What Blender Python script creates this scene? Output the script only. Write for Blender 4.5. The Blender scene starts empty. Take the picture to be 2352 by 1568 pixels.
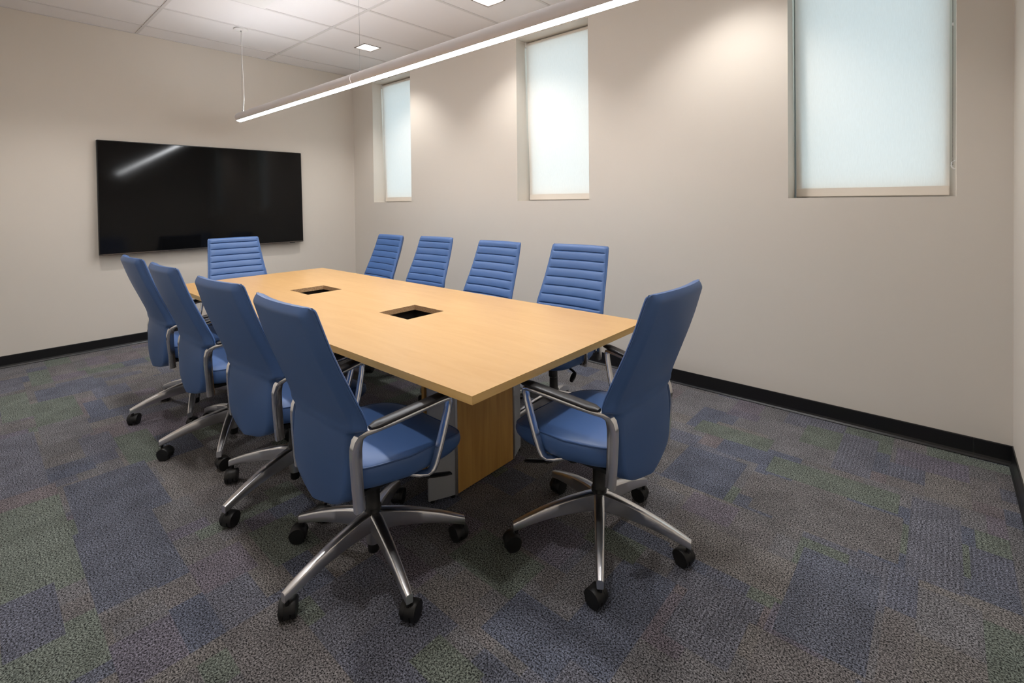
import bpy, bmesh, math, random
from mathutils import Matrix, Vector

scene = bpy.context.scene
C = scene.collection
R = math.radians


def srgb(r, g, b):
    def f(c):
        c /= 255.0
        return c / 12.92 if c <= 0.04045 else ((c + 0.055) / 1.055) ** 2.4
    return (f(r), f(g), f(b), 1.0)


# ------------------------------------------------------------------ room numbers (metres)
# x runs along the window wall (0 = television wall), y = 0 is the window wall, room lies at y < 0
RX, RY, H = 6.168, -3.80, 3.030
LAMP_Y, LAMP_Z, LAMP_R = -1.687, 2.197, 0.044
GX, GY, TX, TY = 0.3234, -1.1142, 0.6096, 1.2192          # ceiling grid origin and tile size
DOWN = [(GX + 1.5 * TX + 3 * TX * i, y) for y in (-0.545, -2.94) for i in range(3)]

# ------------------------------------------------------------------ camera (shift lens)
cam_data = bpy.data.cameras.new('camera')
cam = bpy.data.objects.new('camera', cam_data)
C.objects.link(cam)
scene.camera = cam
FPX, PPY = 1114.42, 474.43
cam_data.sensor_width = 36.0
cam_data.lens = FPX / 2352.0 * 36.0
cam_data.shift_y = -(784.0 - PPY) / 2352.0
cam_data.clip_start = 0.02
rot = Matrix(((0.747564, -0.000251, 0.664189), (0.664097, 0.016941, -0.747454), (-0.011064, 0.999856, 0.012831)))
cam.matrix_world = Matrix.Translation((5.9044, -3.4684, 1.3619)) @ rot.to_4x4()

# ------------------------------------------------------------------ world: overcast daylight beyond the shades
world = bpy.data.worlds.new('daylight')
scene.world = world
world.use_nodes = True
bg = world.node_tree.nodes['Background']
bg.inputs['Color'].default_value = (0.68, 0.86, 1.0, 1)
bg.inputs['Strength'].default_value = 2.3

LAMP_DOWN, LAMP_UP = 47.0, 29.0
SPOT_W = 45.0
DOWN_LENS = 9.0

scene.view_settings.view_transform = 'Standard'
scene.view_settings.look = 'None'
scene.view_settings.exposure = 0.24
scene.view_settings.gamma = 1.0
scene.view_settings.use_curve_mapping = False
scene.cycles.use_denoising = True
scene.cycles.use_adaptive_sampling = True
scene.cycles.adaptive_threshold = 0.02
scene.cycles.max_bounces = 7
scene.cycles.diffuse_bounces = 4
scene.cycles.sample_clamp_indirect = 8.0

# ------------------------------------------------------------------ materials
def mat(name, color, rough=0.5, metal=0.0, **kw):
    m = bpy.data.materials.new(name)
    m.use_nodes = True
    b = m.node_tree.nodes['Principled BSDF']
    b.inputs['Base Color'].default_value = color
    b.inputs['Roughness'].default_value = rough
    b.inputs['Metallic'].default_value = metal
    for k, v in kw.items():
        b.inputs[k.replace('_', ' ')].default_value = v
    return m


def nodes(m):
    return m.node_tree.nodes, m.node_tree.links, m.node_tree.nodes['Principled BSDF']


def add_noise_bump(m, scale, strength, dist=0.001, detail=2.0):
    n, l, b = nodes(m)
    tc = n.new('ShaderNodeTexCoord')
    t = n.new('ShaderNodeTexNoise')
    t.inputs['Scale'].default_value = scale
    t.inputs['Detail'].default_value = detail
    l.new(tc.outputs['Object'], t.inputs['Vector'])
    bp = n.new('ShaderNodeBump')
    bp.inputs['Strength'].default_value = strength
    bp.inputs['Distance'].default_value = dist
    l.new(t.outputs['Fac'], bp.inputs['Height'])
    l.new(bp.outputs['Normal'], b.inputs['Normal'])
    return m


def noise_color(m, scale_vec, c1, c2, detail=3.0, lo=0.35, hi=0.65):
    n, l, b = nodes(m)
    tc = n.new('ShaderNodeTexCoord')
    mp = n.new('ShaderNodeMapping')
    mp.inputs['Scale'].default_value = scale_vec
    t = n.new('ShaderNodeTexNoise')
    t.inputs['Scale'].default_value = 1.0
    t.inputs['Detail'].default_value = detail
    t.inputs['Distortion'].default_value = 0.6
    r = n.new('ShaderNodeValToRGB')
    r.color_ramp.elements[0].position = lo
    r.color_ramp.elements[1].position = hi
    r.color_ramp.elements[0].color = c1
    r.color_ramp.elements[1].color = c2
    l.new(tc.outputs['Object'], mp.inputs['Vector'])
    l.new(mp.outputs['Vector'], t.inputs['Vector'])
    l.new(t.outputs['Fac'], r.inputs['Fac'])
    l.new(r.outputs['Color'], b.inputs['Base Color'])
    return m


def emit_mat(name, color, strength):
    m = bpy.data.materials.new(name)
    m.use_nodes = True
    n, l, b = nodes(m)
    b.inputs['Base Color'].default_value = (0.8, 0.8, 0.8, 1)
    b.inputs['Emission Color'].default_value = color
    b.inputs['Emission Strength'].default_value = strength
    return m


M = {}
M['wall'] = add_noise_bump(mat('wall_paint', srgb(221, 214, 204), 0.65), 380, 0.05, 0.0006)
M['tile'] = add_noise_bump(mat('ceiling_tile', srgb(236, 233, 233), 0.9), 220, 0.25, 0.001)
M['tee'] = mat('tee_bar_paint', srgb(216, 213, 212), 0.5)
M['deck'] = mat('deck', srgb(90, 90, 90), 0.9)
M['base'] = mat('vinyl_base', srgb(18, 18, 20), 0.32)
M['leather'] = add_noise_bump(mat('blue_leather', srgb(67, 98, 148), 0.42, Specular_IOR_Level=0.45), 420, 0.10, 0.0006)
M['piping'] = mat('blue_piping', srgb(54, 84, 132), 0.45)
M['chrome'] = mat('polished_aluminium', srgb(234, 234, 235), 0.17, 1.0)
M['alu'] = mat('brushed_aluminium', srgb(226, 226, 228), 0.28, 1.0)
M['black'] = mat('black_plastic', srgb(14, 14, 15), 0.38)
M['pad'] = mat('black_arm_pad', srgb(34, 33, 35), 0.36)
M['rubber'] = mat('black_nylon', srgb(17, 17, 18), 0.5)
M['wood'] = noise_color(mat('maple_laminate', srgb(198, 157, 104), 0.34), (3.5, 22, 6),
                        srgb(194, 152, 99), srgb(201, 161, 109), 6.0, 0.3, 0.7)
M['wood_panel'] = noise_color(mat('maple_panel', srgb(222, 170, 90), 0.42), (30, 30, 2.2),
                              srgb(196, 146, 76), srgb(212, 164, 90), 4.0)
M['edge'] = noise_color(mat('maple_edge_band', srgb(214, 168, 92), 0.4), (3, 3, 40),
                        srgb(218, 176, 104), srgb(228, 188, 118), 2.0)
M['chip'] = noise_color(mat('particle_board', srgb(170, 132, 92), 0.8), (260, 260, 260),
                        srgb(150, 116, 80), srgb(206, 168, 126), 2.0)
M['grey'] = mat('grey_metal', srgb(172, 175, 179), 0.42, 0.0)
M['tray'] = mat('dark_tray', srgb(34, 28, 24), 0.5)
M['lamp'] = mat('lamp_housing', srgb(226, 222, 223), 0.42, 0.1)
M['steel'] = mat('steel_cable', srgb(170, 170, 172), 0.3, 1.0)
M['white'] = mat('white_plastic', srgb(232, 230, 228), 0.4)
M['lens_down'] = emit_mat('lamp_lens', (0.95, 0.97, 1.0, 1), LAMP_DOWN)
M['lens_up'] = emit_mat('lamp_upper_lens', (0.95, 0.97, 1.0, 1), LAMP_UP)
M['down_lens'] = emit_mat('downlight_lens', (1.0, 0.97, 0.94, 1), DOWN_LENS)
M['trim'] = mat('downlight_trim', srgb(120, 112, 106), 0.35, 0.4)
M['screen'] = mat('tv_screen', srgb(13, 13, 14), 0.08, Specular_IOR_Level=0.2)
M['bezel'] = mat('tv_bezel', srgb(8, 8, 8), 0.35)
M['tvstrip'] = mat('tv_lower_strip', srgb(120, 112, 106), 0.3, 0.8)
M['wframe'] = mat('window_frame', srgb(205, 200, 192), 0.5)
M['hem'] = mat('shade_hem', srgb(226, 216, 204), 0.6)
M['chain'] = mat('bead_chain', srgb(120, 112, 106), 0.35, 0.6)

# window glass: clear sheet with a little reflection
m = bpy.data.materials.new('window_glass')
m.use_nodes = True
n, l, b = nodes(m)
tr = n.new('ShaderNodeBsdfTransparent')
gl = n.new('ShaderNodeBsdfGlossy')
gl.inputs['Roughness'].default_value = 0.02
mx = n.new('ShaderNodeMixShader')
mx.inputs[0].default_value = 0.06
tr.inputs['Color'].default_value = (0.93, 0.98, 0.97, 1)
l.new(tr.outputs[0], mx.inputs[1])
l.new(gl.outputs[0], mx.inputs[2])
l.new(mx.outputs[0], n['Material Output'].inputs['Surface'])
M['glass'] = m

# roller-shade cloth: woven, partly translucent
m = bpy.data.materials.new('shade_cloth')
m.use_nodes = True
n, l, b = nodes(m)
tc = n.new('ShaderNodeTexCoord')
mp = n.new('ShaderNodeMapping')
mp.inputs['Scale'].default_value = (420, 420, 26)
tx = n.new('ShaderNodeTexNoise')
tx.inputs['Scale'].default_value = 1.0
tx.inputs['Detail'].default_value = 2.0
rp = n.new('ShaderNodeValToRGB')
rp.color_ramp.elements[0].position = 0.3
rp.color_ramp.elements[1].position = 0.7
rp.color_ramp.elements[0].color = (0.86, 0.86, 0.85, 1)
rp.color_ramp.elements[1].color = (0.99, 0.99, 0.98, 1)
tl = n.new('ShaderNodeBsdfTranslucent')
df = n.new('ShaderNodeBsdfDiffuse')
df.inputs['Color'].default_value = srgb(238, 229, 218)
mx = n.new('ShaderNodeMixShader')
mx.inputs[0].default_value = 0.28
l.new(tc.outputs['Object'], mp.inputs['Vector'])
l.new(mp.outputs[0], tx.inputs['Vector'])
l.new(tx.outputs['Fac'], rp.inputs['Fac'])
l.new(rp.outputs['Color'], tl.inputs['Color'])
l.new(df.outputs[0], mx.inputs[1])
l.new(tl.outputs[0], mx.inputs[2])
l.new(mx.outputs[0], n['Material Output'].inputs['Surface'])
M['cloth'] = m

# carpet: patch colours from the floor's own colour layer, mottled loop pile from noise
m = bpy.data.materials.new('patchwork_carpet')
m.use_nodes = True
n, l, b = nodes(m)
at = n.new('ShaderNodeAttribute')
at.attribute_name = 'patch'
tc = n.new('ShaderNodeTexCoord')
n1 = n.new('ShaderNodeTexNoise')
n1.inputs['Scale'].default_value = 185
n1.inputs['Detail'].default_value = 3.0
n1.inputs['Roughness'].default_value = 0.75
n2 = n.new('ShaderNodeTexNoise')
n2.inputs['Scale'].default_value = 9
n2.inputs['Detail'].default_value = 3.0
l.new(tc.outputs['Object'], n1.inputs['Vector'])
l.new(tc.outputs['Object'], n2.inputs['Vector'])
r1 = n.new('ShaderNodeMapRange')
r1.inputs['From Min'].default_value = 0.34
r1.inputs['From Max'].default_value = 0.66
r1.inputs['To Min'].default_value = -0.5
r1.inputs['To Max'].default_value = 2.6
l.new(n1.outputs['Fac'], r1.inputs['Value'])
r2 = n.new('ShaderNodeMapRange')
r2.inputs['From Min'].default_value = 0.3
r2.inputs['From Max'].default_value = 0.7
r2.inputs['To Min'].default_value = 0.85
r2.inputs['To Max'].default_value = 1.15
l.new(n2.outputs['Fac'], r2.inputs['Value'])
mm = n.new('ShaderNodeMath')
mm.operation = 'MULTIPLY'
l.new(r1.outputs[0], mm.inputs[0])
l.new(r2.outputs[0], mm.inputs[1])
# some blocks are woven in visible rows
sx = n.new('ShaderNodeSeparateXYZ')
l.new(tc.outputs['Object'], sx.inputs[0])
w1 = n.new('ShaderNodeMath')
w1.operation = 'MULTIPLY'
w1.inputs[1].default_value = 2 * math.pi / 0.0165
l.new(sx.outputs['X'], w1.inputs[0])
w2 = n.new('ShaderNodeMath')
w2.operation = 'SINE'
l.new(w1.outputs[0], w2.inputs[0])
w3 = n.new('ShaderNodeMath')
w3.operation = 'MULTIPLY'
l.new(w2.outputs[0], w3.inputs[0])
l.new(at.outputs['Alpha'], w3.inputs[1])
w4 = n.new('ShaderNodeMath')
w4.operation = 'MULTIPLY_ADD'
w4.inputs[1].default_value = 0.14
w4.inputs[2].default_value = 1.0
l.new(w3.outputs[0], w4.inputs[0])
mm2 = n.new('ShaderNodeMath')
mm2.operation = 'MULTIPLY'
l.new(mm.outputs[0], mm2.inputs[0])
l.new(w4.outputs[0], mm2.inputs[1])
mm = mm2
vm = n.new('ShaderNodeVectorMath')
vm.operation = 'SCALE'
l.new(at.outputs['Color'], vm.inputs[0])
l.new(mm.outputs[0], vm.inputs['Scale'])
vx = n.new('ShaderNodeVectorMath')
vx.operation = 'MAXIMUM'
vx.inputs[1].default_value = (0.008, 0.008, 0.010)
l.new(vm.outputs[0], vx.inputs[0])
l.new(vx.outputs[0], b.inputs['Base Color'])
b.inputs['Roughness'].default_value = 0.95
b.inputs['Specular IOR Level'].default_value = 0.1
bp = n.new('ShaderNodeBump')
bp.inputs['Strength'].default_value = 0.6
bp.inputs['Distance'].default_value = 0.004
l.new(n1.outputs['Fac'], bp.inputs['Height'])
l.new(bp.outputs['Normal'], b.inputs['Normal'])
M['carpet'] = m

# ------------------------------------------------------------------ mesh helpers
def mesh_obj(name, verts, faces, material, parent=None, smooth=False, auto=None):
    me = bpy.data.meshes.new(name)
    me.from_pydata([tuple(v) for v in verts], [], faces)
    mats = material if isinstance(material, (list, tuple)) else [material]
    for x in mats:
        me.materials.append(x)
    fix(me)
    if smooth:
        me.polygons.foreach_set('use_smooth', [True] * len(me.polygons))
        if auto:
            me.set_sharp_from_angle(angle=R(auto))
    me.update()
    o = bpy.data.objects.new(name, me)
    C.objects.link(o)
    o.parent = parent
    return o


def fix(me):
    bm = bmesh.new()
    bm.from_mesh(me)
    bmesh.ops.recalc_face_normals(bm, faces=bm.faces)
    bm.to_mesh(me)
    bm.free()


class MB:
    """collects simple shapes of ONE part"""
    def __init__(self):
        self.v, self.f = [], []

    def add(self, v, f):
        o = len(self.v)
        self.v += [tuple(p) for p in v]
        self.f += [tuple(i + o for i in q) for q in f]
        return self

    def box(self, x0, x1, y0, y1, z0, z1):
        v = [(x, y, z) for x in (x0, x1) for y in (y0, y1) for z in (z0, z1)]
        return self.add(v, [(0, 1, 3, 2), (4, 6, 7, 5), (0, 4, 5, 1), (2, 3, 7, 6), (0, 2, 6, 4), (1, 5, 7, 3)])

    def prism(self, poly, z0, z1):
        k = len(poly)
        v = [(x, y, z0) for x, y in poly] + [(x, y, z1) for x, y in poly]
        f = [tuple(range(k))[::-1], tuple(range(k, 2 * k))]
        f += [(i, (i + 1) % k, (i + 1) % k + k, i + k) for i in range(k)]
        return self.add(v, f)

    def loft(self, rings, close=True):
        k = len(rings[0])
        v = [p for r in rings for p in r]
        f = []
        for j in range(len(rings) - 1):
            for i in range(k):
                f.append((j * k + i, j * k + (i + 1) % k, (j + 1) * k + (i + 1) % k, (j + 1) * k + i))
        if close:
            f.append(tuple(range(k))[::-1])
            f.append(tuple((len(rings) - 1) * k + i for i in range(k)))
        return self.add(v, f)

    def tube(self, pts, r, k=10):
        pts = [Vector(p) for p in pts]
        rings = []
        up = Vector((0, 0, 1))
        for i, p in enumerate(pts):
            t = (pts[min(i + 1, len(pts) - 1)] - pts[max(i - 1, 0)]).normalized()
            a = t.cross(up)
            if a.length < 1e-3:
                a = t.cross(Vector((1, 0, 0)))
            a.normalize()
            bvec = a.cross(t)
            rr = r[i] if isinstance(r, (list, tuple)) else r
            rings.append([p + a * rr * math.cos(2 * math.pi * q / k) + bvec * rr * math.sin(2 * math.pi * q / k) for q in range(k)])
        return self.loft(rings)

    def lathe(self, prof, k=24, axis='z', o=(0, 0, 0)):
        rings = []
        for r, z in prof:
            ring = []
            for q in range(k):
                a = 2 * math.pi * q / k
                if axis == 'z':
                    p = (o[0] + r * math.cos(a), o[1] + r * math.sin(a), o[2] + z)
                elif axis == 'y':
                    p = (o[0] + r * math.cos(a), o[1] + z, o[2] + r * math.sin(a))
                else:
                    p = (o[0] + z, o[1] + r * math.cos(a), o[2] + r * math.sin(a))
                ring.append(p)
            rings.append(ring)
        return self.loft(rings)

    def build(self, name, material, parent=None, smooth=False, auto=None, bevel=0.0):
        o = mesh_obj(name, self.v, self.f, material, parent, smooth, auto)
        if bevel:
            bm = bmesh.new()
            bm.from_mesh(o.data)
            bmesh.ops.bevel(bm, geom=bm.edges[:], offset=bevel, segments=2, affect='EDGES', clamp_overlap=True)
            bm.to_mesh(o.data)
            bm.free()
            o.data.polygons.foreach_set('use_smooth', [True] * len(o.data.polygons))
            o.data.set_sharp_from_angle(angle=R(40))
        return o


def empty(name, loc=(0, 0, 0), rz=0.0, parent=None):
    o = bpy.data.objects.new(name, None)
    C.objects.link(o)
    o.location = loc
    o.rotation_euler = (0, 0, rz)
    o.empty_display_size = 0.1
    o.parent = parent
    return o


def tag(o, label, cat, group=None):
    o['label'] = label
    o['category'] = cat
    if group:
        o['group'] = group
    return o


def struct(o, label=None):
    o['kind'] = 'structure'
    if label:
        o['label'] = label
    return o


def cells_solid(us, vs, w0, w1, hole, axis):
    """one slab cut into cells; cells for which hole(i, j) is true stay open. axis: 'y' wall (u=x,v=z) or 'z' slab (u=x,v=y)"""
    def P(u, v, w):
        return (u, w, v) if axis == 'y' else (u, v, w)
    verts, idx, faces, kinds = [], {}, [], []
    def V(i, j, k):
        if (i, j, k) not in idx:
            idx[(i, j, k)] = len(verts)
            verts.append(P(us[i], vs[j], (w0, w1)[k]))
        return idx[(i, j, k)]
    nu, nv = len(us) - 1, len(vs) - 1
    solid = lambda i, j: 0 <= i < nu and 0 <= j < nv and not hole(i, j)
    outside = lambda i, j: not (0 <= i < nu and 0 <= j < nv)
    for i in range(nu):
        for j in range(nv):
            if not solid(i, j):
                continue
            faces.append((V(i, j, 1), V(i + 1, j, 1), V(i + 1, j + 1, 1), V(i, j + 1, 1))); kinds.append('top')
            faces.append((V(i, j, 0), V(i, j + 1, 0), V(i + 1, j + 1, 0), V(i + 1, j, 0))); kinds.append('bottom')
            for (a, b2, e) in (((i - 1), j, ((i, j), (i, j + 1))), ((i + 1), j, ((i + 1, j), (i + 1, j + 1))),
                               (i, j - 1, ((i, j), (i + 1, j))), (i, j + 1, ((i, j + 1), (i + 1, j + 1)))):
                if not solid(a, b2):
                    p, q = e
                    faces.append((V(*p, 0), V(*q, 0), V(*q, 1), V(*p, 1)))
                    kinds.append('outer' if outside(a, b2) else 'inner')
    return verts, faces, kinds


# ================================================================== THE SETTING
# ---- floor with carpet patches
random.seed(11)
CELL = 0.02
nx, ny = int(math.ceil(RX / CELL)), int(math.ceil(-RY / CELL))
GREY = [srgb(108, 105, 106), srgb(104, 103, 105), srgb(111, 108, 107), srgb(103, 101, 102), srgb(107, 106, 109)]
BLUE = [srgb(95, 97, 108), srgb(92, 95, 106), srgb(99, 100, 109), srgb(90, 94, 107)]
PURP = [srgb(106, 101, 109), srgb(108, 102, 105), srgb(102, 99, 109)]
GREEN = [srgb(101, 107, 101), srgb(104, 110, 104), srgb(98, 104, 98)]
grid = [[None] * ny for _ in range(nx)]
# carpet squares laid quarter-turn, each woven with blocks of colour
SQ = 0.61
for ti in range(int(RX / SQ) + 1):
    for tj in range(int(-RY / SQ) + 1):
        turn = (ti + tj) % 2
        rows = []
        v = 0.0
        while v < SQ:
            h = random.choice((0.09, 0.12, 0.15, 0.21))
            u = -random.random() * 0.3
            while u < SQ:
                w = random.choice((0.15, 0.24, 0.3, 0.42))
                k = random.random()
                col = random.choice(GREY if k < 0.60 else BLUE if k < 0.84 else PURP if k < 0.94 else GREEN)
                rows.append((u, u + w, v, v + h, col))
                u += w
            v += h
        for (u0, u1, v0, v1, col) in rows:
            a0, a1, b0, b1 = (u0, u1, v0, v1) if turn == 0 else (v0, v1, u0, u1)
            for i in range(nx):
                xx = (i + 0.5) * CELL - ti * SQ
                if not (max(a0, 0) <= xx < min(a1, SQ)):
                    continue
                for j in range(ny):
                    yy = (j + 0.5) * CELL - tj * SQ
                    if max(b0, 0) <= yy < min(b1, SQ):
                        grid[i][j] = col
PATCH = [('g', 0.31, 0.78, -3.17, -3.05), ('g', 1.23, 1.73, -3.2, -2.98), ('g', 0.89, 1.5, -3.34, -3.19),
         ('g', 2.28, 2.77, -2.93, -2.76), ('g', 2.77, 3.55, -3.42, -3.2), ('g', 3.75, 4.05, -3.43, -3.2),
         ('b', 3.22, 3.8, -3.2, -2.94), ('b', 2.71, 3.26, -3.18, -2.86), ('b', 1.79, 2.64, -3.39, -3.22),
         ('b', 3.50, 3.82, -3.42, -3.28), ('b', 0.92, 1.22, -3.17, -2.78), ('b', 0.45, 0.79, -3.34, -3.19),
         ('b', 1.48, 1.84, -2.97, -2.86), ('b', 2.14, 2.43, -3.06, -2.92), ('p', 3.98, 4.2, -3.2, -3.05),
         ('p', 2.64, 2.78, -3.39, -3.2), ('p', 3.78, 3.98, -2.94, -2.76), ('g', 3.75, 4.05, -2.71, -2.55),
         ('g', 4.48, 4.80, -2.26, -2.07), ('g', 4.82, 5.05, -1.85, -1.72), ('g', 4.72, 4.92, -2.62, -2.50),
         ('g', 4.80, 5.19, -0.63, -0.48), ('g', 5.25, 5.76, -0.84, -0.66), ('g', 5.30, 5.47, -0.40, -0.14),
         ('g', 5.98, 6.16, -0.13, -0.02), ('b', 4.98, 5.21, -0.80, -0.64), ('b', 4.86, 5.16, -1.22, -0.84),
         ('b', 5.47, 5.65, -0.61, -0.12), ('b', 5.79, 5.97, -1.25, -0.64), ('b', 5.50, 5.74, -1.81, -1.31),
         ('b', 5.25, 5.44, -2.04, -1.71), ('b', 4.79, 5.08, -2.40, -2.20), ('p', 5.04, 5.24, -1.40, -1.23),
         ('p', 5.73, 6.0, -0.34, -0.14), ('s', 1.74, 2.1, -3.2, -2.98), ('s', 5.26, 5.78, -1.2, -0.86),
         ('s', 2.80, 3.2, -2.85, -2.7), ('s', 5.1, 5.5, -1.66, -1.45), ('s', 4.2, 4.7, -2.95, -2.75)]
for c, x0, x1, y0, y1 in PATCH:
    col = random.choice({'g': GREEN, 'b': BLUE, 'p': PURP, 's': GREY}[c])
    for i in range(max(0, int(round(x0 / CELL))), min(nx, int(round(x1 / CELL)))):
        for j in range(max(0, int(round(-y1 / CELL))), min(ny, int(round(-y0 / CELL)))):
            grid[i][j] = col
fv = [(min(i * CELL, RX), max(-j * CELL, RY), 0.0) for i in range(nx + 1) for j in range(ny + 1)]
ff = [(i * (ny + 1) + j, i * (ny + 1) + j + 1, (i + 1) * (ny + 1) + j + 1, (i + 1) * (ny + 1) + j) for i in range(nx) for j in range(ny)]
me = bpy.data.meshes.new('floor')
me.from_pydata(fv, [], ff)
me.materials.append(M['carpet'])
att = me.attributes.new('patch', 'FLOAT_COLOR', 'FACE')
flat = []
for i in range(nx):
    for j in range(ny):
        c = grid[i][j] or GREY[0]
        flat.extend((c[0], c[1], c[2], 1.0 if c in (BLUE[0], BLUE[2], GREEN[0], PURP[2]) else 0.0))
att.data.foreach_set('color', flat)
me.update()
floor = bpy.data.objects.new('floor', me)
C.objects.link(floor)
struct(floor, 'mottled grey carpet with blue, green and mauve patches')

# ---- walls
WIN = [(0.461, 1.250), (2.895, 3.689), (5.169, 5.957)]
SILL, HEAD, WT = 1.357, 2.88, 0.30
us = [-0.2] + [x for w in WIN for x in w] + [RX + 0.2]
vs = [-0.05, SILL, HEAD, H + 0.25]
v, f, k = cells_solid(us, vs, 0.0, WT, lambda i, j: j == 1 and i % 2 == 1, 'y')
struct(mesh_obj('wall_back', v, f, M['wall']), 'beige painted wall with three tall recessed windows')
struct(MB().box(-0.2, 0.0, RY - 0.2, 0.0, -0.05, H + 0.25).build('wall_left', M['wall']), 'beige painted wall behind the television')
struct(MB().box(RX, RX + 0.2, RY - 0.2, 0.0, -0.05, H + 0.25).build('wall_right', M['wall']), 'beige painted side wall')
struct(MB().box(0, RX, RY - 0.2, RY, -0.05, H + 0.25).build('wall_front', M['wall']), 'beige painted wall opposite the windows')

# ---- cove baseboards, each of vinyl strips
COVE = [(0.0, 0.0), (0.016, 0.0), (0.016, 0.004), (0.010, 0.013), (0.0065, 0.024), (0.006, 0.098), (0.0045, 0.102), (0.0, 0.102)]


def baseboard(name, runs, place, label):
    e = struct(empty(name), label)
    for a, b2 in runs:
        MB().loft([[place(a, d, z) for d, z in COVE], [place(b2, d, z) for d, z in COVE]]).build('baseboard_strip', M['base'], e)
    return e


baseboard('baseboard_back', [(0.0, 3.0235), (3.0245, 6.0235), (6.0245, RX)], lambda t, d, z: (t, -d, z), 'black vinyl cove base under the windows')
baseboard('baseboard_left', [(RY, -1.2005), (-1.1995, 0.0)], lambda t, d, z: (d, t, z), 'black vinyl cove base under the television')
baseboard('baseboard_right', [(RY, 0.0)], lambda t, d, z: (RX - d, t, z), 'black vinyl cove base on side wall')
baseboard('baseboard_front', [(0.0, RX)], lambda t, d, z: (t, RY + d, z), 'black vinyl cove base opposite the windows')

# ---- suspended ceiling: deck, tee bars, tiles one by one
ceiling = struct(empty('ceiling', (0, 0, H)), 'suspended ceiling of white lay-in tiles')
MB().box(-0.2, RX + 0.2, RY - 0.2, 0.3, 0.14, 0.25).build('ceiling_deck', M['deck'], ceiling)
xl = [0.0] + [GX + TX * i for i in range(10) if GX + TX * i < RX - 0.02] + [RX]
yl = [0.0] + [GY - TY * j for j in range(3) if GY - TY * j > RY + 0.02] + [RY]
TB = 0.012
for x in xl[1:-1]:
    for a, b2 in zip(yl[1:], yl[:-1]):
        MB().box(x - TB, x + TB, a + TB, b2 - TB, 0.0, 0.03).build('cross_tee', M['tee'], ceiling)
for y in yl[1:-1]:
    MB().box(0, RX, y - TB, y + TB, -0.0005, 0.035).build('main_tee', M['tee'], ceiling)
MB().box(0, TB * 1.6, RY, 0, 0, 0.012).build('wall_angle', M['tee'], ceiling)
MB().box(RX - TB * 1.6, RX, RY, 0, 0, 0.012).build('wall_angle', M['tee'], ceiling)
MB().box(TB * 1.6, RX - TB * 1.6, -TB * 1.6, 0, 0, 0.012).build('wall_angle', M['tee'], ceiling)
MB().box(TB * 1.6, RX - TB * 1.6, RY, RY + TB * 1.6, 0, 0.012).build('wall_angle', M['tee'], ceiling)
DL = 0.098          # half size of a downlight opening
DIFF = (GX + 2 * TX, GX + 3 * TX, -2.333, -1.7236)
for i in range(len(xl) - 1):
    for j in range(len(yl) - 1):
        x0, x1, y0, y1 = xl[i] + 0.004, xl[i + 1] - 0.004, yl[j + 1] + 0.004, yl[j] - 0.004
        hole = [d for d in DOWN if x0 < d[0] < x1 and y0 < d[1] < y1]
        if hole:
            dx, dy = hole[0]
            v, f, k = cells_solid([x0, dx - DL, dx + DL, x1], [y0, dy - DL, dy + DL, y1], 0.006, 0.024,
                                  lambda a, b2: a == 1 and b2 == 1, 'z')
            mesh_obj('ceiling_tile', v, f, M['tile'], ceiling)
        else:
            MB().box(x0, x1, y0, y1, 0.006, 0.024).build('ceiling_tile', M['tile'], ceiling)

# ---- windows: frame and pane, set deep in the wall
for i, (x0, x1) in enumerate(WIN):
    e = struct(empty('window_%d' % (i + 1), (x0, 0.178, SILL)),
               ['tall narrow recessed window nearest the television wall', 'tall narrow recessed window between the other two',
                'tall recessed window beside the corner of the side wall'][i])
    w, hh, t = x1 - x0, HEAD - SILL, 0.048
    for (a, b2, c2, d2) in ((0.010, t, 0, hh), (w - t, w, 0, hh), (t, w - t, 0, 0.064), (t, w - t, hh - t, hh)):
        MB().box(a, b2, 0.0, 0.07, c2, d2).build('window_frame', M['wframe'], e)
    MB().box(0.0, w - t, 0.074, 0.080, 0.0, hh - t).build('window_pane', M['glass'], e)

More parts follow.
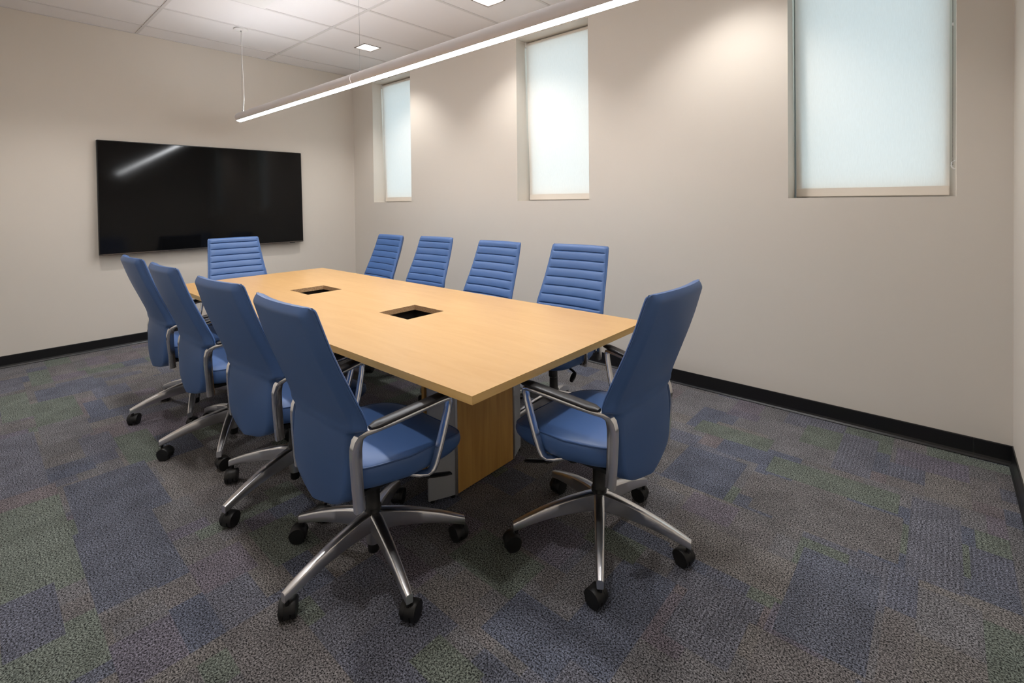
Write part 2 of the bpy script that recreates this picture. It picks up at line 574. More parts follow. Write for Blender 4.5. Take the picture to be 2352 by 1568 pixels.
# ================================================================== ROLLER SHADES
SH_LABEL = ['cream roller shade drawn down in the window nearest the television',
            'cream roller shade drawn down in the middle one of the windows',
            'cream roller shade with bead chain in the window near the side wall']
for i, (x0, x1) in enumerate(WIN):
    e = tag(empty('roller_shade', (x0, 0.15, SILL)), SH_LABEL[i], 'roller shade', 'roller shades')
    a, b2, hh = 0.014, (x1 - x0) - 0.026, HEAD - SILL
    pts = []
    nz = 24
    vv, ffc = [], []
    for q in range(nz + 1):
        z = 0.035 + (hh - 0.06) * q / nz
        for s in range(9):
            u = s / 8
            vv.append((a + (b2 - a) * u, 0.0015 * math.sin(u * 5 + q * 0.4) + 0.018 - 0.034 * q / nz, z))
    for q in range(nz):
        for s in range(8):
            o = q * 9 + s
            ffc.append((o, o + 1, o + 10, o + 9))
    mesh_obj('shade_cloth', vv, ffc, M['cloth'], e, smooth=True)
    MB().box(a - 0.001, b2 + 0.001, 0.012, 0.023, 0.008, 0.060).build('hem_bar', M['hem'], e, bevel=0.003)
    MB().lathe([(0.001, 0.0), (0.022, 0.0), (0.022, b2 - a), (0.001, b2 - a)], 20, 'x', (a, 0.006, hh - 0.03)).build('roller_tube', M['hem'], e, True, 40)
    MB().box(a - 0.013, a - 0.001, -0.02, 0.02, hh - 0.058, hh - 0.002).build('bracket', M['white'], e)
    MB().box(b2 + 0.001, b2 + 0.024, -0.02, 0.02, hh - 0.058, hh - 0.002).build('bracket', M['white'], e)
    if i == 2:
        ch = MB()
        xx = b2 + 0.013
        zz = 0.175
        ico = [(1, 0, 0), (-1, 0, 0), (0, 1, 0), (0, -1, 0), (0, 0, 1), (0, 0, -1)]
        icf = [(0, 2, 4), (2, 1, 4), (1, 3, 4), (3, 0, 4), (2, 0, 5), (1, 2, 5), (3, 1, 5), (0, 3, 5)]
        for s in (-1, 1):
            ch.tube([(xx, -0.028 + s * 0.007, zz), (xx, -0.028 + s * 0.007, hh - 0.05)], 0.0009, 6)
            z = zz
            while z < hh - 0.05:
                ch.add([(xx + p[0] * 0.0022, -0.028 + s * 0.007 + p[1] * 0.0022, z + p[2] * 0.0026) for p in ico], icf)
                z += 0.0075
        bc = ch.build('bead_chain', M['chain'], e)
        MB().box(xx - 0.004, xx + 0.004, -0.038, -0.018, 0.93, 0.945).build('chain_connector', M['white'], e, bevel=0.001)
        cl = MB()
        cl.tube([(xx + 0.014 + 0.020 * math.cos(t), -0.03, 0.172 + 0.024 * math.sin(t)) for t in [R(100 + 16 * q) for q in range(11)]], 0.0032, 8)
        cl.build('chain_hold_down', M['white'], e, True)

# ================================================================== DOWNLIGHTS
for i, (x, y) in enumerate(DOWN):
    lab = ['square recessed downlight by the windows, first from the television wall',
           'square recessed downlight by the windows, second from the television wall',
           'square recessed downlight by the windows, farthest from the television wall',
           'square recessed downlight away from the windows, first from the television wall',
           'square recessed downlight away from the windows, second from the television wall',
           'square recessed downlight away from the windows, farthest from the television wall'][i]
    e = tag(empty('downlight', (x, y, H)), lab, 'downlight', 'recessed ceiling downlights')
    v, f, k = cells_solid([-0.102, -0.092, 0.092, 0.102], [-0.102, -0.092, 0.092, 0.102], 0.001, 0.0075, lambda a, b2: a == 1 and b2 == 1, 'z')
    mesh_obj('trim_ring', v, f, M['trim'], e)
    v, f, k = cells_solid([-0.097, -0.092, 0.092, 0.097], [-0.097, -0.092, 0.092, 0.097], 0.006, 0.060, lambda a, b2: a == 1 and b2 == 1, 'z')
    mesh_obj('reflector', v, f, M['white'], e)
    MB().box(-0.097, 0.097, -0.097, 0.097, 0.055, 0.062).build('lens', M['down_lens'], e)
    ld = bpy.data.lights.new('downlight_beam', 'SPOT')
    ld.energy = SPOT_W
    ld.color = (1.0, 0.965, 0.93)
    ld.spot_size = R(114)
    ld.spot_blend = 0.7
    ld.shadow_soft_size = 0.05
    lo = bpy.data.objects.new('downlight_beam', ld)
    C.objects.link(lo)
    lo.parent = e
    lo.location = (0, 0, -0.002)

# ================================================================== PENDANT LAMP
X0, X1, XJ = 0.790, 5.030, 2.907
lamp = tag(empty('linear_pendant_lamp', (X0, LAMP_Y, LAMP_Z)), 'long tubular pendant lamp hung on thin cables above the table', 'pendant lamp')


def arc_shell(a0, a1, r0, r1, xa, xb, k):
    rings = []
    for x in (xa, xb):
        o = [(x, r1 * math.cos(R(a0 + (a1 - a0) * q / k)), r1 * math.sin(R(a0 + (a1 - a0) * q / k))) for q in range(k + 1)]
        i2 = [(x, r0 * math.cos(R(a0 + (a1 - a0) * q / k)), r0 * math.sin(R(a0 + (a1 - a0) * q / k))) for q in range(k, -1, -1)]
        rings.append(o + i2)
    return MB().loft(rings)


for xa, xb in ((0.006, XJ - X0 - 0.0008), (XJ - X0 + 0.0008, X1 - X0 - 0.006)):
    arc_shell(-48, 61.5, LAMP_R - 0.004, LAMP_R, xa, xb, 14).build('housing_side', M['lamp'], lamp, True, 30)
    arc_shell(118.5, 228, LAMP_R - 0.004, LAMP_R, xa, xb, 14).build('housing_side', M['lamp'], lamp, True, 30)
    arc_shell(228.5, 311.5, LAMP_R - 0.005, LAMP_R - 0.0008, xa + 0.001, xb - 0.001, 14).build('lower_lens', M['lens_down'], lamp, True, 30)
    arc_shell(62, 118, LAMP_R - 0.006, LAMP_R - 0.0002, xa + 0.001, xb - 0.001, 8).build('upper_lens', M['lens_up'], lamp, True, 30)
for xa, xb in ((0.0, 0.006), (X1 - X0 - 0.006, X1 - X0)):
    MB().lathe([(0.001, xa), (LAMP_R - 0.001, xa), (LAMP_R, (xa + xb) / 2), (LAMP_R - 0.001, xb), (0.001, xb)], 32, 'x').build('end_cap', M['lamp'], lamp, True, 40)
for cx in (0.075, XJ - X0 + 0.055, X1 - X0 - 0.075):
    MB().tube([(cx, 0, LAMP_R - 0.003), (cx, 0, H - LAMP_Z - 0.016)], 0.0011, 6).build('suspension_cable', M['steel'], lamp)
    MB().lathe([(0.001, 0.0), (0.004, 0.0), (0.0035, 0.022), (0.001, 0.024)], 10, 'z', (cx, 0, LAMP_R - 0.004)).build('cable_grip', M['steel'], lamp, True, 40)
    cn = MB().lathe([(0.001, -0.012), (0.055, -0.012), (0.062, -0.008), (0.062, 0.0), (0.001, 0.0)], 28, 'z', (cx, 0, H - LAMP_Z)).build('ceiling_canopy', M['white'], lamp, True, 40)
    MB().lathe([(0.001, -0.022), (0.006, -0.022), (0.006, -0.011), (0.001, -0.011)], 12, 'z', (cx, 0, H - LAMP_Z)).build('cable_screw', M['steel'], cn, True, 40)
cord = [(0.108 + 0.004 * math.sin(t * 9), 0.006 * math.sin(t * 6), LAMP_R - 0.003 + t * (H - LAMP_Z - LAMP_R - 0.008)) for t in [q / 24 for q in range(25)]]
MB().tube(cord, 0.0020, 8).build('power_cord', M['white'], lamp, True)

# ================================================================== AIR DIFFUSER in the ceiling
e = tag(empty('air_diffuser', ((DIFF[0] + DIFF[1]) / 2, (DIFF[2] + DIFF[3]) / 2, H)), 'square white plaque air diffuser set in the ceiling grid above the table', 'air diffuser')
hs = 0.292
MB().box(-hs, hs, -hs, hs, -0.004, 0.0055).build('diffuser_frame', M['tile'], e)
MB().box(-hs + 0.018, hs - 0.018, -hs + 0.018, hs - 0.018, -0.011, -0.0035).build('diffuser_plaque', M['white'], e, bevel=0.003)

# ================================================================== TELEVISION
tv = tag(empty('television', (0.030, -1.701, 0.889)), 'large black flat screen television mounted on the wall', 'television')
tv.rotation_euler = (0, R(-1.5), 0)          # leans back a little on its mount
hw, th_ = 0.9575, 1.078
MB().box(-0.020, 0.022, -0.4, 0.4, 0.32, 0.50).build('wall_mount', M['black'], tv)
MB().box(0.020, 0.048, -hw, hw, 0.0, th_).build('back_case', M['bezel'], tv, bevel=0.004)
MB().box(0.047, 0.0505, -hw + 0.008, hw - 0.008, 0.016, th_ - 0.008).build('screen', M['screen'], tv)
MB().box(0.047, 0.052, -hw + 0.001, hw - 0.001, 0.004, 0.011).build('lower_strip', M['tvstrip'], tv)
MB().box(0.030, 0.047, hw - 0.16, hw - 0.10, -0.006, 0.003).build('sensor_bump', M['bezel'], tv, bevel=0.002)

# ================================================================== TABLE
TC, TR, TL, TW, TH, TT = (3.116, -1.806), R(0.6), 3.312, 1.230, 0.737, 0.029
table = tag(empty('conference_table', (TC[0], TC[1], 0), TR), 'long rectangular maple conference table with two square cutouts', 'table')
hx = [(-0.706, -0.438), (0.400, 0.666)]
hy = (-0.125, 0.127)
us = [-TL / 2, hx[0][0], hx[0][1], hx[1][0], hx[1][1], TL / 2]
vs = [-TW / 2, hy[0], hy[1], TW / 2]
v, f, k = cells_solid(us, vs, TH - TT, TH, lambda i, j: j == 1 and i in (1, 3), 'z')
top = mesh_obj('tabletop', v, f, [M['wood'], M['edge'], M['chip']], table)
zc = {}
for p in top.data.polygons:
    c = p.center
    if abs(p.normal.z) < 0.5:
        p.material_index = 1 if (abs(abs(c.x) - TL / 2) < 1e-3 or abs(abs(c.y) - TW / 2) < 1e-3) else 2
for (a, b2) in hx:
    tray = MB()
    d = 0.10
    z0, z1 = TH - TT - d, TH - TT - 0.001
    a_, b_, c_, d_ = a - 0.02, b2 + 0.02, hy[0] - 0.02, hy[1] + 0.02
    tray.box(a_, b_, c_, d_, z0, z0 + 0.004)
    tray.box(a_, a_ + 0.004, c_, d_, z0 + 0.004, z1)
    tray.box(b_ - 0.004, b_, c_, d_, z0 + 0.004, z1)
    tray.box(a_ + 0.004, b_ - 0.004, c_, c_ + 0.004, z0 + 0.004, z1)
    tray.box(a_ + 0.004, b_ - 0.004, d_ - 0.004, d_, z0 + 0.004, z1)
    tr_ = tray.build('cable_tray', M['tray'], table)
    for q in range(5):
        MB().box(a_ + 0.03 + q * 0.045, a_ + 0.045 + q * 0.045, c_ + 0.004, d_ - 0.004, z0 + 0.03, z0 + 0.036).build('slat', M['tray'], tr_)
for s in (1, -1):
    xf = s * 1.114
    core = MB().box(min(xf - s * 0.020, xf - s * 0.24), max(xf - s * 0.020, xf - s * 0.24), -0.16, 0.16, 0.02, TH - TT).build('pedestal', M['grey'], table)
    MB().box(min(xf, xf - s * 0.022), max(xf, xf - s * 0.022), -0.186, 0.200, 0.012, TH - TT).build('end_panel', M['wood_panel'], core)
    MB().box(min(xf - s * 0.24, xf - s * 0.262), max(xf - s * 0.24, xf - s * 0.262), -0.186, 0.200, 0.012, TH - TT).build('end_panel', M['wood_panel'], core)
    for t, yb in ((1, 0.200), (-1, -0.186)):
        # swept-back metal wing with a slim edge profile
        d = Vector((-s * 0.058, t * 0.126)).normalized()
        nrm = Vector((-d.y, d.x)) * 0.008
        p0 = Vector((xf - s * 0.006, yb))
        p1 = p0 + d * 0.138
        q0 = p0 + d * 0.012
        MB().prism([(q0 + nrm).to_tuple(), (p1 + nrm).to_tuple(), (p1 - nrm).to_tuple(), (q0 - nrm).to_tuple()], 0.010, TH - TT).build('metal_wing', M['grey'], core, bevel=0.002)
        MB().prism([(p0 + nrm * 1.5).to_tuple(), (q0 + nrm * 1.5).to_tuple(), (q0 - nrm * 1.5).to_tuple(), (p0 - nrm * 1.5).to_tuple()], 0.010, TH - TT).build('wing_edge', M['alu'], core, bevel=0.001)
        for pp in (q0 + d * 0.01, p1 - d * 0.02):
            MB().lathe([(0.001, 0.0), (0.010, 0.0), (0.010, 0.011), (0.001, 0.011)], 12, 'z', (pp.x, pp.y, 0)).build('foot_glide', M['black'], core)

# ================================================================== CHAIRS
def interp(tab, z):
    if z <= tab[0][0]:
        return tab[0][1]
    for (a, b2), (c, d) in zip(tab, tab[1:]):
        if z <= c:
            return b2 + (d - b2) * (z - a) / (c - a)
    return tab[-1][1]


def smooth_interp(tab, z, h=0.03):
    return (interp(tab, z - h) + 2 * interp(tab, z) + interp(tab, z + h)) / 4


EDGE = [(0.33, -0.184), (0.42, -0.186), (0.52, -0.185), (0.60, -0.178), (0.65, -0.173), (0.735, -0.209), (0.845, -0.256), (0.925, -0.287), (1.0, -0.311), (1.08, -0.338)]
ZB, ZT = 0.350, 1.046


def half_w(z):
    w = interp([(0.33, 0.198), (0.606, 0.201), (0.616, 0.206), (0.630, 0.240), (0.638, 0.248), (0.66, 0.2475), (0.80, 0.232), (1.046, 0.211)], z)
    if z < 0.50:                                  # rounded lower corners
        t = max(0.0, min(1.0, (0.50 - z) / (0.50 - ZB)))
        w *= max(0.0, 1 - t ** 3.2) ** (1 / 3.2)
    if z > ZT - 0.012:
        w -= 0.005 * ((z - ZT + 0.012) / 0.012) ** 2
    return max(w, 0.06)


def sstep(t):
    t = max(0.0, min(1.0, t))
    return t * t * (3 - 2 * t)


def back_surface(u, z):
    """rear face of the backrest at lateral fraction u and height z: flat panel folded forward along its edges"""
    w = half_w(z)
    y = u * w
    fold = sstep((1 - abs(u)) * w / interp([(0.55, 0.014), (0.68, 0.034)], z)) * (0.45 + 0.55 * sstep((ZT - z) / 0.030))
    f = smooth_interp(EDGE, z) - 0.022 * (1 - u * u) - 0.026 * fold
    return f, y


def chair_meshes():
    parts = {}
    # ---- rear shell
    rows = []
    zz = []
    z = ZB
    for q in range(15):
        zz.append(ZB + 0.15 * (q / 14) ** 2.6)
    q = zz[-1]
    for i in range(1, 7):
        zz.append(q + (0.603 - q) * i / 6)
    zz += [0.610, 0.618, 0.624, 0.630, 0.636, 0.642, 0.652]
    for i in range(1, 21):
        zz.append(0.652 + (ZT - 0.036 - 0.652) * i / 20)
    zz += [ZT - d for d in (0.030, 0.024, 0.018, 0.012, 0.007, 0.003, 0.0)]
    nu = 28
    th = 0.030
    vv, ffc = [], []

    def front(u, z):
        e = smooth_interp(EDGE, z)
        d = 0.004 * abs(u) ** 8
        return e + 0.013 - 0.022 * (1 - u * u) - d - (0.006 * ((z - ZT + 0.02) / 0.02) ** 2 if z > ZT - 0.02 else 0)
    for side in (0, 1):
        for z in zz:
            for i in range(nu + 1):
                u = math.sin(math.pi / 2 * (-1 + 2 * i / nu)) * 0.8 + (-1 + 2 * i / nu) * 0.2
                f, y = back_surface(u, z)
                if side == 0:
                    f += 0.005 * max(0, (z - ZT + 0.012) / 0.012) ** 2
                else:
                    f = front(u, z)
                vv.append((f, y, z))
    n0 = len(zz) * (nu + 1)
    for j in range(len(zz) - 1):
        for i in range(nu):
            o = j * (nu + 1) + i
            ffc.append((o, o + nu + 1, o + nu + 2, o + 1))
            ffc.append((n0 + o, n0 + o + 1, n0 + o + nu + 2, n0 + o + nu + 1))
        o = j * (nu + 1)
        ffc.append((o, n0 + o, n0 + o + nu + 1, o + nu + 1))
        o += nu
        ffc.append((o, o + nu + 1, n0 + o + nu + 1, n0 + o))
    for i in range(nu):
        ffc.append((i, i + 1, n0 + i + 1, n0 + i))
        o = (len(zz) - 1) * (nu + 1) + i
        ffc.append((o, n0 + o, n0 + o + 1, o + 1))
    parts['backrest'] = (vv, ffc, M['leather'], True, 50)
    # ---- front cushion with horizontal channels
    g0, gs = ZT - 0.044, 0.0555
    grooves = [g0 - gs * i for i in range(10)]
    zf = []
    z = 0.500
    allz = set([0.500, 0.505])
    for g in grooves:
        for d in (-0.018, -0.010, -0.0055, -0.003, -0.0012, 0.0, 0.0012, 0.003, 0.0055, 0.010, 0.018, 0.0277):
            if 0.51 < g + d < ZT - 0.004:
                allz.add(round(g + d, 5))
    for d in (0.001, 0.004, 0.009, 0.015):
        allz.add(ZT - d)
    zf = sorted(allz)
    usl = [-1, -0.985, -0.95, -0.915, -0.88] + [-0.88 + 1.76 * i / 12 for i in range(1, 12)] + [0.88, 0.915, 0.95, 0.985, 1]
    vv, ffc = [], []
    for z in zf:
        for u in usl:
            f, y = back_surface(u * 0.985, z)
            base = front(u, z) - 0.004
            puff = 0.013
            d = min(abs(z - g) for g in grooves)
            gr = math.exp(-(d / 0.0026) ** 2) * 0.0075
            pf = 0.0035 * math.sin(min(1, d / 0.0277) * math.pi / 2)
            m_ = 1.0 if abs(u) <= 0.88 else max(0.0, 1 - (abs(u) - 0.88) / 0.05)
            e = 1 - max(0, (abs(u) - 0.93) / 0.07) ** 2 * 0.8
            te = 1 - max(0, (z - ZT + 0.012) / 0.012) ** 2 * 0.7
            vv.append((base + (puff + (pf - gr) * m_) * e * te, y, z))
    nb = len(vv)
    k = len(usl)
    for z in zf:
        for u in usl:
            f, y = back_surface(u * 0.985, z)
            vv.append((front(u, z) - 0.008, y, z))
    for j in range(len(zf) - 1):
        for i in range(k - 1):
            o = j * k + i
            ffc.append((o, o + 1, o + k + 1, o + k))
        ffc.append((j * k, j * k + k, nb + j * k + k, nb + j * k))
        ffc.append((j * k + k - 1, nb + j * k + k - 1, nb + j * k + 2 * k - 1, j * k + 2 * k - 1))
    for i in range(k - 1):
        ffc.append((i, nb + i, nb + i + 1, i + 1))
        o = (len(zf) - 1) * k + i
        ffc.append((o, o + 1, nb + o + 1, nb + o))
    parts['back_cushion'] = (vv, ffc, M['leather'], True, 60)
    # ---- welt down both sides of the back
    for s, nm in ((1, 'L'), (-1, 'R')):
        pts = []
        for q in range(40):
            z = 0.640 + (ZT - 0.008 - 0.640) * q / 39
            pts.append((front(s, z) - 0.004, s * (half_w(z) + 0.0004), z))
        mb = MB().tube(pts, 0.0022, 6)
        parts['back_welt' + nm] = (mb.v, mb.f, M['piping'], True, 60)
    # ---- seat
    N = 72

    def outline(t, inset):
        c, s = math.cos(t), math.sin(t)
        e = 2 / 5.2 if c > 0 else 2 / 9.0
        a = (0.292 if c > 0 else 0.172) - inset
        x = a * math.copysign(abs(c) ** e, c)
        y = (0.247 - inset) * math.copysign(abs(s) ** (2 / 6.5), s)
        if c > 0:
            y *= 1 - 0.07 * max(0, x / a) ** 3
        else:
            y *= 1 - 0.19 * sstep(-x / a)
        return x - 0.005, y

    def ztop(x):
        d = max(0.0, x - 0.10)
        return 0.489 - 0.04 * d - 0.9 * d * d - 0.03 * max(0, -x - 0.1)

    def zbot(x):
        d = max(0.0, x - 0.08)
        return 0.408 + 0.02 * d
    rings = []
    for inset, w, dz in ((0.05, 0.0, -0.004), (0.020, 0.0, 0.0), (0.006, 0.08, 0.0), (0.0, 0.25, 0.0), (-0.003, 0.5, 0.0), (-0.002, 0.75, 0.0),
                         (0.001, 0.90, 0.0), (0.006, 0.97, 0.0), (0.012, 1.0, 0.0), (0.022, 1.0, 0.004), (0.045, 1.0, 0.008), (0.085, 1.0, 0.011), (0.135, 1.0, 0.012), (0.175, 1.0, 0.012)):
        ring = []
        for q in range(N):
            x, y = outline(2 * math.pi * q / N, inset)
            zt, zb = ztop(x), zbot(x)
            ring.append((x, y, zb + (zt - zb) * w + dz))
        rings.append(ring)
    mb = MB().loft(rings)
    parts['seat'] = (mb.v, mb.f, M['leather'], True, 60)
    mb = MB()
    pts = []
    for q in range(N + 1):
        x, y = outline(2 * math.pi * q / N, 0.0025)
        pts.append((x, y, zbot(x) + (ztop(x) - zbot(x)) * 0.945))
    mb.tube(pts, 0.0036, 6)
    parts['seat_piping'] = (mb.v, mb.f, M['piping'], True, 60)
    # ---- arm loop (left; right is mirrored)
    path = [(-0.180, 0.366, 0.2135, 0.020, 0.034), (-0.184, 0.41, 0.2135, 0.020, 0.034), (-0.188, 0.47, 0.2135, 0.020, 0.035), (-0.191, 0.53, 0.2135, 0.021, 0.036),
            (-0.192, 0.57, 0.2145, 0.024, 0.035), (-0.188, 0.598, 0.218, 0.028, 0.030), (-0.180, 0.615, 0.223, 0.030, 0.022), (-0.165, 0.624, 0.232, 0.032, 0.016),
            (-0.140, 0.629, 0.243, 0.034, 0.016), (-0.08, 0.636, 0.256, 0.034, 0.016), (0.0, 0.647, 0.270, 0.034, 0.016), (0.09, 0.6585, 0.284, 0.034, 0.016), (0.118, 0.661, 0.289, 0.034, 0.016),
            (0.1315, 0.658, 0.290, 0.033, 0.013), (0.1345, 0.645, 0.290, 0.033, 0.013), (0.130, 0.615, 0.288, 0.034, 0.012), (0.114, 0.55, 0.282, 0.036, 0.012),
            (0.097, 0.485, 0.276, 0.036, 0.012), (0.085, 0.440, 0.271, 0.034, 0.012), (0.078, 0.418, 0.266, 0.032, 0.012), (0.066, 0.404, 0.256, 0.030, 0.012), (0.048, 0.399, 0.238, 0.030, 0.012), (0.02, 0.399, 0.195, 0.030, 0.012)]
    for s, nm in ((1, 'L'), (-1, 'R')):
        rings = []
        P3 = [Vector((a, s * c, b2)) for a, b2, c, w, t in path]
        for i, (a, b2, c, w, t) in enumerate(path):
            tan = (P3[min(i + 1, len(P3) - 1)] - P3[max(i - 1, 0)]).normalized()
            lat = Vector((0, 1, 0))
            lat = (lat - tan * lat.dot(tan)).normalized()
            nr = tan.cross(lat)
            prof = []
            for px, pz in ((-1, -0.45), (-0.82, -1), (0.82, -1), (1, -0.45), (1, 0.45), (0.80, 1), (-0.80, 1), (-1, 0.45)):
                prof.append(P3[i] + lat * px * w / 2 + nr * pz * t / 2)
            rings.append(prof)
        mb = MB().loft(rings)
        parts['arm_frame' + nm] = (mb.v, mb.f, M['chrome'], True, 50)
        # black pad lying along the top bar
        rings = []
        for q in range(15):
            t = q / 14
            f = -0.158 + 0.310 * t
            zb = 0.6540 + f * 0.130 + 0.0005
            sy = 0.270 + f * 0.160
            e = 1 - max(0, (t - 0.86) / 0.14) ** 2 * 0.55 - max(0, (0.08 - t) / 0.08) ** 2 * 0.5
            hw2, hh2 = 0.0225 * e, 0.0125 * (0.45 + 0.55 * e)
            if t > 0.93:
                zb -= 0.002
            prof = []
            for px, pz in ((-0.92, 0), (0.92, 0), (1, 0.35), (0.97, 0.72), (0.82, 0.95), (0, 1.03), (-0.82, 0.95), (-0.97, 0.72), (-1, 0.35)):
                prof.append((f, s * sy + px * hw2, zb + pz * hh2))
            rings.append(prof)
        mb = MB().loft(rings)
        parts['arm_pad' + nm] = (mb.v, mb.f, M['pad'], True, 50)
    # ---- mechanism, levers, knob, column
    mb = MB().box(-0.11, 0.10, -0.085, 0.085, 0.355, 0.396).box(-0.165, 0.15, -0.19, 0.19, 0.392, 0.406)
    parts['tilt_mechanism'] = (mb.v, mb.f, M['black'], False, None)
    for s, nm in ((1, 'L'), (-1, 'R')):
        mb = MB().tube([(0.055, s * 0.08, 0.376), (0.065, s * 0.15, 0.372), (0.085, s * 0.20, 0.362), (0.10, s * 0.215, 0.356)], 0.007, 8)
        rings = []
        for q in range(9):
            t = q / 8
            w = 0.011 + 0.006 * math.sin(math.pi * t)
            c = Vector((0.085 + 0.095 * t, s * (0.205 + 0.035 * t), 0.360 - 0.014 * t))
            rings.append([c + Vector((0, s * w * math.cos(2 * math.pi * a / 10), 0.0055 * math.sin(2 * math.pi * a / 10))) for a in range(10)])
        mb.loft(rings)
        parts['lever' + nm] = (mb.v, mb.f, M['black'], True, 50)
    mb = MB().lathe([(0.001, 0.302), (0.020, 0.302), (0.026, 0.308), (0.026, 0.346), (0.015, 0.359), (0.001, 0.359)], 20, 'z', (0.085, 0.055, 0))
    parts['tension_knob'] = (mb.v, mb.f, M['black'], True, 40)
    mb = MB().lathe([(0.001, 0.185), (0.030, 0.185), (0.031, 0.212), (0.026, 0.218), (0.025, 0.290), (0.018, 0.292), (0.018, 0.388), (0.001, 0.388)], 20)
    parts['gas_cylinder'] = (mb.v, mb.f, M['black'], True, 40)
    mb = MB().lathe([(0.001, 0.075), (0.024, 0.075), (0.026, 0.085), (0.030, 0.130), (0.036, 0.192), (0.031, 0.196), (0.001, 0.196)], 24)
    parts['base_hub'] = (mb.v, mb.f, M['alu'], True, 40)
    mb = MB().lathe([(0.001, 0.040), (0.018, 0.040), (0.021, 0.045), (0.021, 0.076), (0.001, 0.076)], 20)
    parts['column_end'] = (mb.v, mb.f, M['rubber'], True, 40)
    # ---- one leg of the five-star base along +x
    rings = []
    for q in range(13):
        t = q / 12
        r = 0.022 + 0.328 * t
        zt = 0.197 - 0.028 * t - 0.066 * t ** 1.8
        h = 0.042 * (1 - t) ** 1.1 + 0.030
        w = 0.041 * (1 - t) + 0.027 * t
        if q == 12:
            w *= 0.86
        zb = zt - h
        prof = [(-0.42, 0.0), (0.42, 0.0), (0.5, 0.12), (0.5, 0.86), (0.40, 0.97), (0.25, 1.0), (-0.25, 1.0), (-0.40, 0.97), (-0.5, 0.86), (-0.5, 0.12)]
        ring = []
        for a, b2 in prof:
            zz_ = zb + h * b2 if b2 < 0.9 else zt - (1 - b2) * 0.06
            if 0.5 < b2 < 0.9:
                zz_ = zt - 0.006
            ring.append((r, a * w, zz_))
        rings.append(ring)
    mb = MB().loft(rings)
    parts['base_leg'] = (mb.v, mb.f, M['alu'], True, 40)
    # ---- caster: hood and two wheels, axle along y, trailing in -x
    mb = MB().lathe([(0.001, 0.050), (0.006, 0.050), (0.006, 0.080), (0.001, 0.080)], 10)
    rings = []
    for yy, rr in ((-0.0095, 0.0285), (-0.0085, 0.0305), (0.0085, 0.0305), (0.0095, 0.0285)):
        ring = [(-0.016 + rr * math.cos(R(a)), yy, 0.0285 + rr * math.sin(R(a))) for a in range(-30, 215, 12)]
        ring += [(-0.016 + (rr - 0.006) * math.cos(R(a)), yy, 0.0285 + (rr - 0.006) * math.sin(R(a))) for a in range(214, -31, -12)]
        rings.append(ring)
    mb.loft(rings)
    for s in (-1, 1):
        rings = []
        for yy, rr in ((0.009, 0.0310), (0.021, 0.0310), (0.0245, 0.0285)):
            ring = [(-0.016 + rr * math.cos(R(a)), s * yy, 0.0285 + rr * math.sin(R(a))) for a in range(5, 176, 10)]
            ring += [(-0.016 + (rr - 0.0022) * math.cos(R(a)), s * yy, 0.0285 + (rr - 0.0022) * math.sin(R(a))) for a in range(175, 4, -10)]
            rings.append(ring)
        mb.loft(rings)
    parts['caster'] = (mb.v, mb.f, M['rubber'], True, 40)
    mb = MB().lathe([(0.001, -0.0075), (0.0255, -0.0075), (0.0285, -0.0045), (0.0285, 0.0045), (0.0265, 0.0075), (0.020, 0.0085), (0.001, 0.0085)], 24, 'y')
    parts['wheel'] = (mb.v, mb.f, M['rubber'], True, 40)
    return parts


protos = {}
for nm, (v, f, m_, sm, au) in chair_meshes().items():
    plain = nm[:-1] if nm[-1] in 'LR' and nm[:-1] in ('arm_frame', 'arm_pad', 'lever', 'back_welt') else nm
    me = bpy.data.meshes.new(plain)
    me.from_pydata([tuple(p) for p in v], [], f)
    me.materials.append(m_)
    bm = bmesh.new()
    bm.from_mesh(me)
    bmesh.ops.remove_doubles(bm, verts=bm.verts, dist=1e-5)
    bmesh.ops.recalc_face_normals(bm, faces=bm.faces)
    bm.to_mesh(me)
    bm.free()
    if sm:
        me.polygons.foreach_set('use_smooth', [True] * len(me.polygons))
        me.set_sharp_from_angle(angle=R(au))
    me.update()
    protos[nm] = (plain, me)


def put(nm, parent, loc=(0, 0, 0), rz=0.0):
    plain, me = protos[nm]
    o = bpy.data.objects.new(plain, me)
    C.objects.link(o)
    o.parent = parent
    o.location = loc
    o.rotation_euler = (0, 0, rz)
    return o


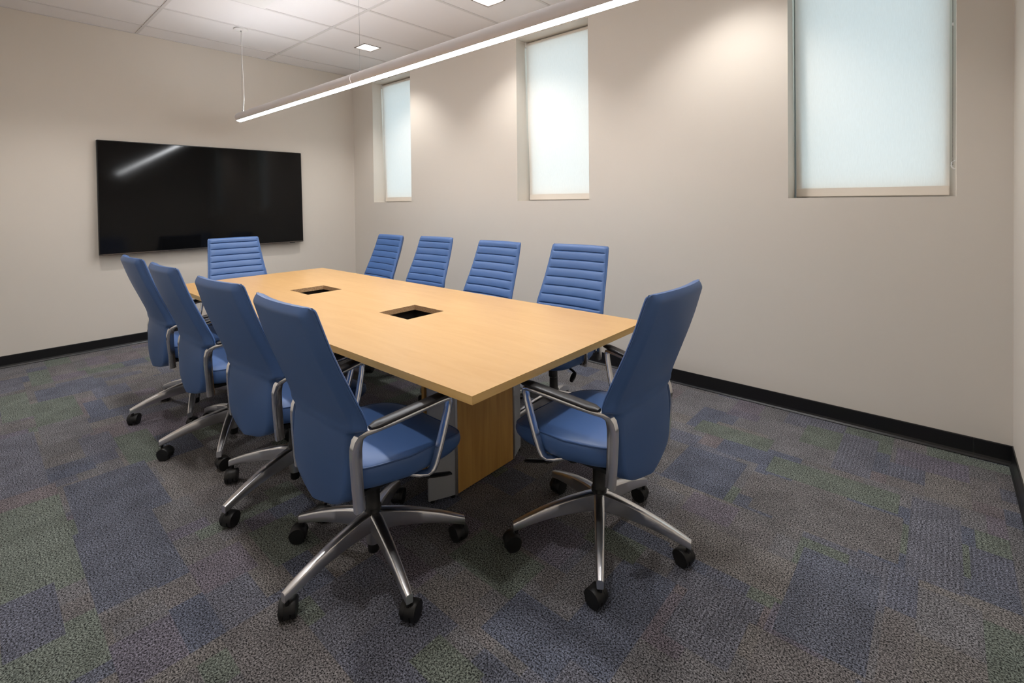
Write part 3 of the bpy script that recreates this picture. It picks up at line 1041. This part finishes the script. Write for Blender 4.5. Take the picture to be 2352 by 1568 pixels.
def chair(x, y, face, base, lift, label, group, seed):
    rnd = random.Random(seed)
    e = tag(empty('conference_chair', (x, y, 0), R(face)), label, 'chair', group)
    up = (0, 0, lift)                               # height set on the gas lift
    bk = put('backrest', e, up)
    put('back_cushion', bk)
    put('back_weltL', bk)
    put('back_weltR', bk)
    st = put('seat', e, up)
    put('seat_piping', st)
    for s in 'LR':
        a = put('arm_frame' + s, e, up)
        put('arm_pad' + s, a)
        put('lever' + s, e, up)
    for nm in ('tilt_mechanism', 'tension_knob'):
        put(nm, e, up)
    for nm in ('gas_cylinder', 'base_hub', 'column_end'):
        put(nm, e)
    for i in range(5):
        a = R(base - face + 72 * i)
        put('base_leg', e, (0, 0, 0), a)
        cs = put('caster', e, (0.337 * math.cos(a), 0.337 * math.sin(a), 0.0), rnd.uniform(-math.pi, math.pi))
        cs.scale = (1.1, 1.1, 1.1)
        for s in (-1, 1):
            put('wheel', cs, (-0.016, s * 0.0165, 0.0285))
    return e


GS, GW = 'chairs along the side away from the windows', 'chairs along the window side'
for args in (
    (4.287, -2.461, 89.7, 58.0, 0.0, 'blue leather swivel chair on the side away from windows, fourth from the television', GS, 4),
    (3.575, -2.438, 94.7, 68.5, -0.006, 'blue leather swivel chair on the side away from windows, third from the television', GS, 7),
    (2.849, -2.464, 91.0, 42.5, 0.0, 'blue leather swivel chair on the side away from windows, second from the television', GS, 9),
    (2.177, -2.471, 91.1, 51.8, -0.003, 'blue leather swivel chair on the side away from windows, first from the television', GS, 12),
    (4.873, -1.800, 179.5, 13.8, 0.005, 'blue leather swivel chair at the table end opposite the television', 'chairs at the table ends', 15),
    (1.240, -1.825, -4.1, 20.0, -0.004, 'blue leather swivel chair at the table end in front of the television', 'chairs at the table ends', 17),
    (1.900, -1.065, -92.2, 0.0, -0.004, 'blue leather swivel chair on the window side, first from the television', GW, 21),
    (2.535, -1.000, -87.2, 42.0, -0.002, 'blue leather swivel chair on the window side, second from the television', GW, 23),
    (3.415, -1.135, -90.2, 30.0, 0.011, 'blue leather swivel chair on the window side, third from the television', GW, 25),
    (4.126, -1.102, -87.4, 40.0, 0.017, 'blue leather swivel chair on the window side, fourth from the television', GW, 27),
):
    chair(*args)
